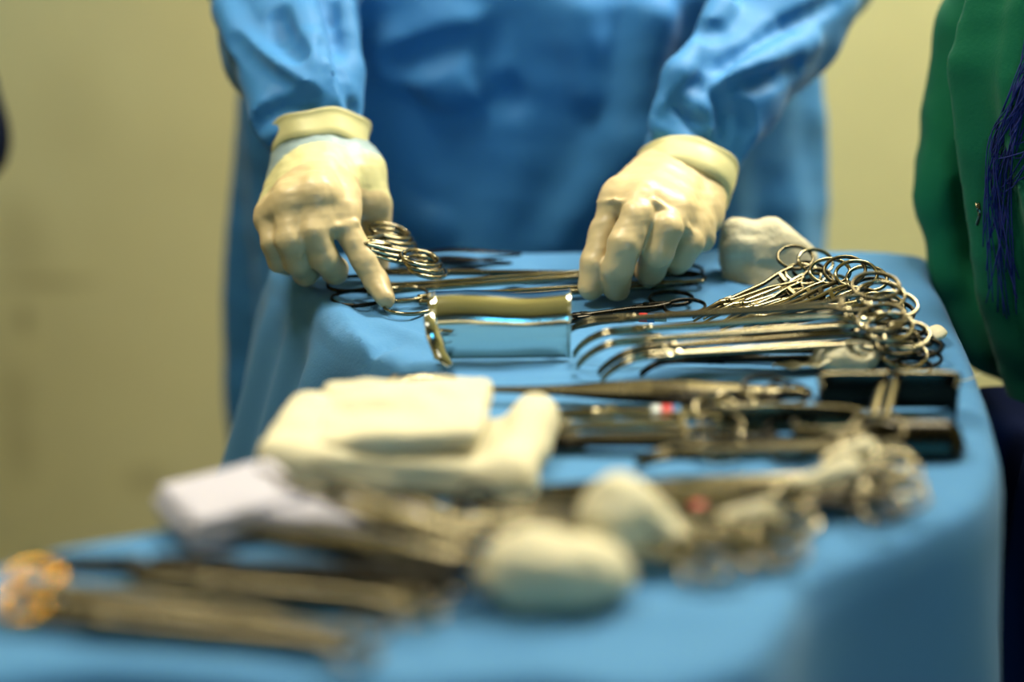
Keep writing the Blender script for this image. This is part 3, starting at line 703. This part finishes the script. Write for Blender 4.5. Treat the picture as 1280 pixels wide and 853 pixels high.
# stack of rings under the long row
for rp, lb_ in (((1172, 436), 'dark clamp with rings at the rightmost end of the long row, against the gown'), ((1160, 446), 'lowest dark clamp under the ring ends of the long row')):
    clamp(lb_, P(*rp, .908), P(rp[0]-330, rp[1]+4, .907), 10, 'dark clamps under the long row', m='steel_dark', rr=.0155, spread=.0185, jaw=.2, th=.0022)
clamp('dark clamp lying alone between the fingertips and the fan, rings to the right', P(872, 375, .907), P(690, 402, .906), 6, None, m='steel_dark', rr=.0165, spread=.0125, jaw=.2, th=.003, wd=.003, gap=.003)
# the long ones across the back
clamp('long scissors whose ring the index finger presses, shanks running to the silver trough', P(478, 378, .907), P(880, 352, .907), 4, None, 'scissors', 'scissors', m='steel', rr=.0180, spread=.0120, th=.0028, wd=.003, gap=.0028, jaw=.15)
clamp('long pale-shanked scissors with dark ring at the left, behind the pressed ring', P(412, 366, .908), P(860, 334, .910), 5, None, 'scissors', 'scissors', m='steel', rr=.0185, spread=.014, th=.0028, wd=.003, gap=.0028, jaw=.15, ringm='steel_dark')
clamp('long scissors pointing left with its rings under the right hand', P(880, 343, .907), P(470, 340, .910), 4, None, 'scissors', 'scissors', m='steel_satin', rr=.017, spread=.013, th=.0026, wd=.0028, gap=.0028, jaw=.2, ringm='steel_dark')
tweezers('slim dark forceps with fine tip, farthest back on the table', P(500, 322, .908), P(652, 318, .907), 8, None, wd=.004, m='steel_dark', fine=True)
tweezers('short dark forceps just in front of the farthest one', P(500, 330, .906), P(640, 329, .906), 8, None, wd=.004, m='steel_dark', fine=True)
# held bundle in the left hand
for i, lb_ in enumerate(('upper clamp of the three held behind the index finger', 'middle clamp of the three held behind the index finger', 'lowest clamp of the three held behind the index finger')):
    e3 = -FWD; mj = V((1, 0, 0))*.94-UPV*.34; q_ = (V((1, 0, 0))*-.34-UPV*.94)*.38+e3*.925
    ldir = -(mj*.65+q_*.76); ax_ = (-mj*.76+q_*.65)
    mid = W(505+4*i, 306+7*i, 2.012-.001*i)
    clamp(lb_, mid-ax_*.020, mid+ax_*.048, 0, 'clamps held behind the index finger', m='steel', rr=.0165, spread=.027, jaw=.35, lat=ldir, th=.002, ringt=.0021)
# round-topped blade with coloured tape lying behind the curl-tipped row
t = thing('tape_marked_handle', 'slim handle with red and blue tape lying behind the curled hooks', 'instrument', frame(P(766, 396, .912), P(830, 398, .912)))
b = MB(); sp = [(x, 0, 0) for x in np.linspace(0, .045, 10)]; b.sweep(sp, [.002+.005*math.sin(PI*k/9)**.6 for k in range(10)], .003, n=10); b.build('handle', 'steel', t)
for x0, x1, mm in ((.022, .029, 'red'), (.029, .035, 'bluetape')):
    b = MB(); b.sweep([(x0, 0, 0), (x1, 0, 0)], .0073, .0034, n=12); b.build('tape_band', mm, t)

# middle rows
tweezers('long flat forceps lying along the gap in front of the curl-tipped row', P(1012, 492, .912), P(604, 487, .910), 22, None, wd=.0085, m='steel_satin', open_=.004, grip=True)
clamp('scissors marked with a red and a blue tape band', P(945, 516, .912), P(684, 518, .909), 16, None, 'scissors', 'scissors', m='steel', jaw=.28, tape=[(.40, .455, 'red'), (.36, .40, 'bluetape'), (.455, .50, 'whitetape')], th=.003, wd=.004)
gM = 'clamps in the middle row, rings towards the retractors'
clamp('clamp with pale paired shanks, first below the tape-marked scissors', P(925, 528, .912), P(640, 535, .910), 24, gM, m='steel', th=.003, wd=.003, rr=.014)
clamp('clamp with dull shanks, second below the tape-marked scissors', P(930, 546, .912), P(650, 548, .908), 20, gM, m='steel_satin', th=.003, wd=.003, rr=.014)
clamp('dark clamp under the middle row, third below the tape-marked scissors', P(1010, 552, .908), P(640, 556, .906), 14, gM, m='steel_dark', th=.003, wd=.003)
clamp('large clamp with its bent tip resting alone on bare drape', P(1135, 556, .920), P(792, 568, .914), 24, None, m='steel_satin', th=.0036, wd=.0036, rr=.016, spread=.018, curve=.6, cl=.035, ringt=.0025)
for i, (rp, tp, lb_) in enumerate([((1010, 508), (820, 500), 'dark scissors under the flat forceps, nearest the square retractor'), ((1020, 520), (860, 514), 'dark scissors crossing behind the tape-marked pair'), ((985, 500), (835, 497), 'black-looking scissors under the rear edge of the middle heap')]):
    clamp(lb_, P(*rp, .914), P(*tp, .912), 18, 'dark scissors heaped beside the retractors', 'scissors', 'scissors', m='steel_dark', rr=.015, th=.0028, wd=.0035)
# third row
gT = 'clamps in the third row, shanks under the gauze rolls'
rows3 = [((1150, 592), (672, 612), 'steel', 'rearmost of the blurred third-row clamps with rings at the right'), ((1155, 606), (668, 620), 'steel_satin', 'second of the blurred third-row clamps with rings at the right'),
         ((1128, 614), (690, 628), 'steel', 'third of the blurred third-row clamps with rings at the right'), ((1118, 622), (690, 636), 'steel_dark', 'nearest and darkest of the third-row clamps with rings at the right'),
         ((1092, 600), (760, 618), 'steel_satin', 'short third-row clamp with rings under the larger gauze roll')]
for i, (rp, tp, mm, lb_) in enumerate(rows3):
    clamp(lb_, P(*rp, .914+.003*(i % 2)), P(*tp, .910), 14+6*(i % 3), gT, m=mm, rr=.0135, th=.0028, wd=.003, ringt=.0022)
gF = 'clamps in the nearest ringed row, behind the gauze balls'
rows4 = [((1022, 640), (560, 628), 'steel', 'rearmost clamp of the nearest ringed row'), ((1008, 656), (590, 640), 'steel_satin', 'clamp second from the back of the nearest ringed row'),
         ((1012, 670), (560, 650), 'steel', 'clamp of the nearest ringed row with rings farthest right'), ((985, 682), (600, 662), 'steel_satin', 'clamp of the nearest ringed row, rings above the drape corner'),
         ((940, 692), (610, 672), 'steel', 'clamp next to nearest in the nearest ringed row'), ((912, 690), (620, 680), 'steel', 'nearest clamp of the ringed row, its rings beside the rear gauze ball'),
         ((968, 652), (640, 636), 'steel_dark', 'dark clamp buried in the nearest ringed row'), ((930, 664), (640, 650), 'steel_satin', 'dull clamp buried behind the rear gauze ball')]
for i, (rp, tp, mm, lb_) in enumerate(rows4):
    clamp(lb_, P(*rp, .912+.004*(i % 3)), P(*tp, .910), 16+7*(i % 3), gF, m=mm, rr=.0125, th=.0028, wd=.003, ringt=.0022, tape=[(.3, .34, 'red')] if i == 0 else None)
# left fan over the white packs
gW = 'slim forceps fanned over the white packs'
fan = [((590, 690), (322, 586), .935), ((600, 676), (345, 604), .932), ((585, 700), (228, 660), .925), ((595, 694), (262, 664), .924), ((600, 700), (300, 655), .922), ((590, 704), (350, 662), .92), ((612, 668), (385, 590), .93)]
fl = ['slim forceps reaching farthest back across the white packs', 'slim forceps second from the back across the white packs', 'slim forceps reaching farthest left over the packs', 'slim forceps next to the one reaching farthest left',
      'slim forceps in the middle of the fan on the packs', 'slim forceps nearest the bare drape in the fan', 'slim forceps with tips against the folded gauze']
for (rp, tp, tz), lb_ in zip(fan, fl):
    tweezers(lb_, P(*rp, .914), P(tp[0], tp[1], tz+.012), 12, gW, wd=.0048, m='steel_satin', open_=.005)
for rp, tp, mm, lb_ in (((610, 655), (470, 628), 'steel_dark', 'short clamp in the dark gap in front of the folded gauze'), ((640, 668), (500, 640), 'steel', 'short clamp with bright rings left of the rear gauze ball'), ((600, 640), (500, 616), 'steel_dark', 'short dark clamp half under the folded gauze')):
    clamp(lb_, P(*rp, .912), P(*tp, .910), 18, 'short clamps in front of the folded gauze', m=mm, rr=.012, th=.0028)
# front row
gN = 'long instruments in the nearest row'
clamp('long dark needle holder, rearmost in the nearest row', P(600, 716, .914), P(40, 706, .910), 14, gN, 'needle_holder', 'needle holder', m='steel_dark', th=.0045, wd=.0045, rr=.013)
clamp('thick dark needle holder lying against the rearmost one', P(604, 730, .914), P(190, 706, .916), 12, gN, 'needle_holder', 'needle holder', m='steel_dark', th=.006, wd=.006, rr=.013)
clamp('needle holder with pale shanks and one gold tinged ring near the front gauze ball', P(560, 756, .911), P(165, 722, .910), 10, gN, 'needle_holder', 'needle holder', m='steel_satin', th=.0045, wd=.005, rr=.011, ringm='steel')
clamp('needle holder with gold ring handles at the near left corner', P(8, 738, .914), P(430, 790, .910), 16, gN, 'needle_holder', 'needle holder', m='steel_satin', ringm='gold', th=.0045, wd=.0045, rr=.013, spread=.012, ringt=.004)
clamp('pale clamp with small rings, nearest of all on the bare drape', P(478, 806, .909), P(20, 768, .908), 12, gN, m='steel_satin', th=.0038, wd=.004, rr=.011, ringt=.0026)

# ------------------------------------------------------------------ retractors
def strip(name, label, pathxy, z0, ht, m, th=.0014, lip=0, flat=None, parent_name='blade', base=None, handle=None):
    """sheet metal strip standing on edge along a plan path, with a rolled lip"""
    base = V(base or (pathxy[0][0], pathxy[0][1], z0)); t = thing(name, label, 'retractor', base)
    pts = spline([(p[0], p[1]) for p in pathxy], 8)
    n = len(pts); vs = []; fs = []
    for i, p in enumerate(pts):
        a = V(pts[max(0, i-1)]); b_ = V(pts[min(n-1, i+1)]); d = (b_-a).normalized(); nn = V((-d.y, d.x))
        h = ht if not callable(ht) else ht(i/(n-1))
        for s_ in (-1, 1):
            vs.append(V((p[0]+nn.x*th*s_/2, p[1]+nn.y*th*s_/2, z0))-base); vs.append(V((p[0]+nn.x*th*s_/2, p[1]+nn.y*th*s_/2, z0+h))-base)
    for i in range(n-1):
        a, c = i*4, i*4+4
        fs += [(a, a+1, c+1, c), (a+2, c+2, c+3, a+3), (a+1, a+3, c+3, c+1), (a, c, c+2, a+2)]
    fs += [(0, 2, 3, 1), ((n-1)*4, (n-1)*4+1, (n-1)*4+3, (n-1)*4+2)]
    o = mk(parent_name, vs, fs, m, t)
    md = o.modifiers.new('bevel', 'BEVEL'); md.width = .0005; md.segments = 2; md.limit_method = 'ANGLE'; md.angle_limit = 1.0
    if lip:
        b = MB(); q = [V((p[0], p[1]-lip*.4, z0+(ht if not callable(ht) else ht(i/(n-1)))))-base for i, p in enumerate(pts)]
        b.sweep(q, lip, .0012, n=8); b.build('rolled_rim', 'steel_satin', t)
    if handle:
        b = MB(); b.sweep([V(p)-base for p in spline(handle, 6)], .0042, .0014, n=8, sq=.6); b.build('handle', 'steel_satin', t)
    return t
def xy(px, py, z=.9): p = P(px, py, z); return (p.x, p.y)
# pair of square hand retractors
hL = lambda u: .006+.024*min(1, max(0, (u-.38)/.1))
strip('hand_retractor', 'square-bladed retractor, left one of the crossed pair by the rolled gauze', [xy(1108, 512), xy(1100, 514), xy(1060, 514), xy(1032, 515), xy(1023, 518), xy(1025, 532)], .902, .029, 'steel_dark', .0022, .0024, handle=[W(1106, 472, P(1108, 512).y-.001), W(1098, 496, P(1108, 530).y), P(1084, 543, .910), P(1070, 566, .905)])
strip('hand_retractor', 'square-bladed retractor, right one of the crossed pair nearest the table edge', [xy(1118, 512), xy(1126, 513), xy(1160, 513), xy(1186, 514), xy(1195, 517), xy(1193, 531)], .902, .029, 'steel_dark', .0022, .0024, handle=[W(1120, 472, P(1118, 512).y-.001), W(1114, 496, P(1118, 530).y), P(1100, 543, .911), P(1090, 566, .905)])
strip('hand_retractor', 'low retractor with a curved plate in front of the crossed pair', [xy(900, 548), xy(960, 545), xy(1040, 548), xy(1072, 552), xy(1082, 560), xy(1080, 572), xy(1040, 577), xy(996, 574), xy(990, 566)], .903, .022, 'steel_satin', .0018, .0024)
# round ended trough blade
t = thing('trough_retractor', 'round-ended trough blade reflecting the green gown at the table edge', 'retractor', P(1120, 572, .902))
bs = P(1120, 572, .902); vs = []; fs = []; nx_, na = 16, 14
for i in range(nx_+1):
    u = i/nx_; x = bs.x-.02+.072*u; r = .0125*(math.sqrt(max(.05, 1-max(0, (u-.8)/.2)**2)))
    for k in range(na+1):
        a = PI*(1.02*k/na-.01); vs.append(V((x, bs.y+.012+.018*math.cos(a)*r/.0125, bs.z+.001+r*1.9*math.sin(a)))-bs)
for i in range(nx_):
    for k in range(na): q = i*(na+1)+k; fs.append((q, q+1, q+na+2, q+na+1))
o = mk('blade', vs, fs, 'steel_dark', t); md = o.modifiers.new('s', 'SOLIDIFY'); md.thickness = .0014
b = MB(); b.sweep([V((-.02, .01, .012)), V((-.06, .012, .010)), V((-.13, .012, .006))], .006, .0016, n=8, sq=.6); b.build('handle', 'steel_dark', t)
# big silver trough retractor
q0 = P(545, 452, .902); q1 = P(712, 450, .902); t = thing('broad_retractor', 'broad mirror-polished trough retractor standing between the two hands', 'retractor', q0)
Lx = q1.x-q0.x; prof = []
hgt = .048; R_ = .019
prof += [(.003, .001), (.0015, .010), (.0004, .020), (0, .027)]
for k in range(9):
    a = math.radians(175-75*k/8); prof.append((.019+.019*math.cos(a), .029+.021*math.sin(a)))
prof += [(.022, .0502), (.028, .0496)]
prof = spline(prof, 3)
nn = 40; vs = []; fs = []; npf = len(prof)
for i in range(nn+1):
    u = i/nn
    for (py_, pz_) in prof:
        x = Lx*u
        xl = -.006*(1-u)**3*(pz_/hgt); vs.append(V((x+xl, py_+.004*u, pz_*(1+.03*math.sin(u*7))*1.0)))
for i in range(nn):
    for k in range(npf-1): q = i*npf+k; fs.append((q, q+npf, q+npf+1, q+1))
o = mk('blade', vs, fs, 'mirror', t); md = o.modifiers.new('s', 'SOLIDIFY'); md.thickness = .0016
b = MB(); b.sweep([(0-.001+.0, p[0], p[1]*.98+.0005) for p in prof], .0022, .0016, up=(1, 0, 0), n=8); b.build('left_rim', 'mirror', t)
b = MB(); b.sweep([(Lx, p[0]+.004, p[1]*1.02) for p in prof], .0012, .0011, up=(1, 0, 0), n=8); b.build('right_rim', 'mirror', t)
b = MB(); b.sweep([(-.006, -.001, .040), (-.002, -.004, .024), (.004, -.008, .008), (.012, -.020, .003)], [.004, .006, .0055, .003], .0014, up=(.3, -1, .2), n=8, sq=.6); b.build('side_flange', 'mirror', t)
b = MB(); pa, pb = P(562, 468, .908)-q0, P(500, 471, .912)-q0; b.sweep([pa+V((.004, 0, -.002)), pa.lerp(pb, .5), pb, pb+V((-.03, -.08, 0))], [.005, .007, .008, .008], .0016, n=8, sq=.6); b.build('handle', 'steel', t)

# ------------------------------------------------------------------ gauze
def lump(name, label, cat, c, prims, ext, h=.0028, m='gauze', amp=(60, .0022), amp2=(150, .001), group=None, it=2, sub=None):
    c = V(c); f = Field(c-V(ext), c+V(ext), h)
    for p in prims: getattr(f, p[0])(*[(c+V(q) if isinstance(q, tuple) and len(q) == 3 and j == 0 or (p[0] == 'cone' and j == 1) else q) for j, q in enumerate(p[1:-1])], **p[-1])
    o = f.mesh(name, m, sub, it, lambda v: wob(v, amp[0], amp[1])+wob(v, amp2[0], amp2[1], seed=5))
    return tag(o, label, cat, group)
# standing wad at the back
c = P(955, 352, .9)
lump('gauze_wad', 'crumpled white gauze wad standing at the far right behind the clamps', 'gauze', c+V((0, .018, .020)), [
    ('ell', (-.022, .0, .006), (.018, .020, .024), dict(k=.01)), ('ell', (.006, .0, .004), (.028, .022, .028), dict(k=.01, R=rot('Y', 25))), ('ell', (.030, .0, -.008), (.022, .022, .020), dict(k=.012)),
    ('ell', (-.012, -.005, -.018), (.022, .018, .014), dict(k=.01)), ('ell', (.004, -.01, -.026), (.024, .022, .012), dict(k=.008)), ('cone', (-.034, -.012, -.022), (-.018, -.010, -.026), .004, .008, dict(k=.006)),
    ('cone', (-.03, -.022, .025), (0, -.026, -.02), .0025, .002, dict(k=.004, carve=True))], (.075, .06, .06), .0022, amp=(75, .004), amp2=(190, .0014))
# rosette
c = P(1062, 462, .9); t = thing('gauze_rosette', 'small rolled gauze rosette in front of the long clamps', 'gauze', c)
f = Field(c-V((.05, .04, .01)), c+V((.04, .04, .035)), .0012)
f.ell(c+V((-.014, .002, .009)), (.016, .014, .012), .006); f.ell(c+V((.006, .003, .010)), (.019, .015, .014), .006); f.cone(c+V((-.022, 0, .010)), c+V((-.03, .002, .005)), .006, .004, .006)
f.ell(c+V((.008, -.006, .022)), (.012, .010, .010), .003, carve=True)
sp_ = [c+V((.007+r_*1.1*math.cos(a), -.003+r_*.9*math.sin(a), .013+.006*math.sin(a*.5)+.12*r_)) for a, r_ in [(k*.45, .0015+.0105*k/34) for k in range(35)]]
f.chain(sp_, [.0013]*35, .0006)
f.mesh('gauze_body', 'gauze', t, 1, lambda v: wob(v, 150, .0009)+wob(v, 300, .0004, seed=5)).location = -c
vs = [(x*.045-.062, (y-.5)*.026*(1-.7*(1-x)**2)-.002, .004+.006*x*x+.0015*math.sin(x*14+y*5)) for x in np.linspace(0, 1, 16) for y in np.linspace(0, 1, 9)]
o = mk('loose_tail', vs, [(i*9+j, i*9+j+1, i*9+j+10, i*9+j+9) for i in range(15) for j in range(8)], 'gauze', t); md = o.modifiers.new('s', 'SOLIDIFY'); md.thickness = .0012
b = MB(); e0 = P(1110, 470, .902); t = thing('loose_thread', 'fine pale thread lying over the drape edge beside the crossed retractors', 'thread', e0)
b.sweep([V(p)-e0 for p in spline([P(1195, 478, .903), P(1212, 474, .903), P(1226, 468, .902)], 5)], .0006, .0006, n=5); b.build('strand', 'gauze', t)
# folded gauze stack
c = P(508, 590, .9); Rz = rot('Z', -6)
def pad(name, label, c, dims, R, rr, z, layers, h=.0035, amp=.003, seed=0, extra=None):
    """folded gauze with rounded fold on one side and visible layer edges"""
    c = V(c); E = V((dims[0]*.62+.02, dims[0]*.62+.02, dims[2]+.03)); f = Field(c-E, c+E, h)
    lh = dims[2]/layers
    for i in range(layers):
        o_ = V((random.uniform(-.003, .003), random.uniform(-.003, .003), -dims[2]/2+lh*(i+.5)))
        f.rbox(c+R @ o_, (dims[0]*(1-.02*i), dims[1]*(1-.02*i), lh*.98), min(rr, lh*.48), .0035, R)
    if extra: extra(f)
    return tag(f.mesh(name, 'gauze', None, 2, lambda v: wob(v, 38, amp, seed=seed)+wob(v, 110, amp*.3, seed=seed+3)), label, 'gauze', 'folded gauze pads heaped on the table')
b1 = V((P(506, 574, .90).x, 1.612, .895))
pad('folded_gauze', 'large folded cream gauze at the bottom of the heap', b1+V((.0, .005, .016)), (.185, .108, .022), rot('Z', -7) @ rot('Y', 3), .013, 0, 2, seed=1, amp=.0045,
    extra=lambda f: (f.cone(b1+V((.078, -.055, .016)), b1+V((.094, .045, .022)), .015, .017, .016), f.cone(b1+V((-.082, -.03, .018)), b1+V((-.070, .045, .026)), .015, .018, .016), f.cone(b1+V((-.06, -.055, .017)), b1+V((.05, -.065, .014)), .0018, .0018, .003, carve=True),
        f.cone(b1+V((.055, -.05, .036)), b1+V((.065, .04, .040)), .006, .006, .012, carve=True)))
b2 = V((P(498, 540, .93).x, 1.622, .916))
pad('folded_gauze', 'smaller folded gauze square lying on top of the heap', b2+V((.002, .010, .014)), (.126, .108, .018), rot('Z', -4) @ rot('Y', -4) @ rot('X', 2), .0115, 0, 2, seed=4, amp=.0045,
    extra=lambda f: (f.cone(b2+V((-.03, .02, .012)), b2+V((.03, .03, .012)), .012, .010, .01), f.cone(b2+V((.012, -.04, .030)), b2+V((.018, .05, .034)), .002, .002, .008, carve=True)))
# white packs
def flatpack(name, label, c, d, R, seed=0):
    c = V(c); E = V((max(d[:2])*.75,)*2+(d[2]+.02,)); f = Field(c-E, c+E, .003)
    for i in range(3): f.rbox(c+R @ V((.002*i*(-1)**i, .003*(i-1), -d[2]/2+d[2]*(i+.5)/3)), (d[0], d[1], d[2]/3*.95), .0022, .0018, R)
    return tag(f.mesh(name, 'paper', None, 1, lambda v: wob(v, 45, .0015, seed=seed)), label, 'pack', 'white packs under the fan of forceps')
flatpack('white_pack', 'white folded pack at the left edge of the table, rear corner raised', P(290, 632, .914), (.085, .075, .022), rot('Z', 28) @ rot('Y', -3))
flatpack('white_pack', 'white folded pack under the fan of forceps, right of the other', P(425, 655, .912), (.10, .05, .020), rot('Z', -24) @ rot('X', 4), 3)
# front gauze balls
gG = 'soft gauze balls in the front of the table'
c = P(692, 768, .9)
lump('gauze_ball', 'nearest gauze ball, large and loaf shaped, in front of the heap', 'gauze', c+V((0, .02, .022)), [
    ('ell', (-.016, 0, .0), (.030, .030, .022), dict(k=.01)), ('ell', (.018, 0, -.002), (.030, .028, .020), dict(k=.01)), ('ell', (0, .005, -.010), (.046, .030, .012), dict(k=.008)), ('ell', (-.002, -.018, .004), (.020, .012, .012), dict(k=.006)), ('cone', (-.035, -.026, .010), (-.004, -.034, -.006), .004, .004, dict(k=.006, carve=True)), ('ell', (.002, 0, .006), (.022, .026, .016), dict(k=.012))], (.075, .055, .045), .0025, group=gG, amp=(60, .0032), amp2=(150, .0018))
c = P(785, 722, .9)
lump('gauze_ball', 'rounder gauze ball behind the nearest one, beside the ringed row', 'gauze', c+V((0, .03, .026)), [
    ('ell', (-.006, 0, .004), (.028, .026, .024), dict(k=.01)), ('ell', (.016, 0, -.010), (.024, .024, .018), dict(k=.01)), ('cone', (.006, -.03, .016), (.022, -.014, -.012), .004, .004, dict(k=.006, carve=True))], (.06, .055, .05), .0025, group=gG, amp=(60, .005), amp2=(150, .0018))
gR = 'small gauze rolls among the rings'
for px, py, z, s_, rz_, lb_ in ((1062, 570, .916, .85, 20, 'small gauze roll highest among the blurred rings'), (1035, 600, .916, 1.1, 14, 'longer gauze roll in front of the highest one, over the third row'), (935, 650, .918, .9, 4, 'flattened gauze roll lying over the nearest ringed row')):
    c = P(px, py, z)
    R = rot('Z', rz_); a_ = R @ V((-.018*s_, 0, -.002)); b_ = R @ V((.014*s_, 0, .004))
    lump('gauze_roll', lb_, 'gauze', c, [('cone', tuple(a_), tuple(b_), .0075*s_, .010*s_, dict(k=.004)), ('cone', tuple(a_*.5+V((0, 0, -.004))), tuple(b_*1.2+V((0, -.004, -.004))), .007*s_, .008*s_, dict(k=.004))], (.045, .035, .03), .0022, group=gR, amp=(90, .0015))
c = P(1176, 424, .905)
lump('gauze_scrap', 'scrap of white gauze poking out between the ring handles and the green gown', 'gauze', c+V((0, .01, .004)), [('ell', (0, 0, 0), (.006, .014, .003), dict(k=.004)), ('ell', (-.005, -.008, -.001), (.004, .010, .003), dict(k=.004))], (.03, .04, .02), .0016)

# each person's empty stands at the feet
for o, b_ in ((surgeon, V((.02, 2.49, 0))), (gp, V((.76, 2.03, 0))), (np_, V((-.88, 2.5, 0)))):
    o.matrix_world = Matrix.Translation(b_)
    for ch in o.children: ch.location = ch.location-b_
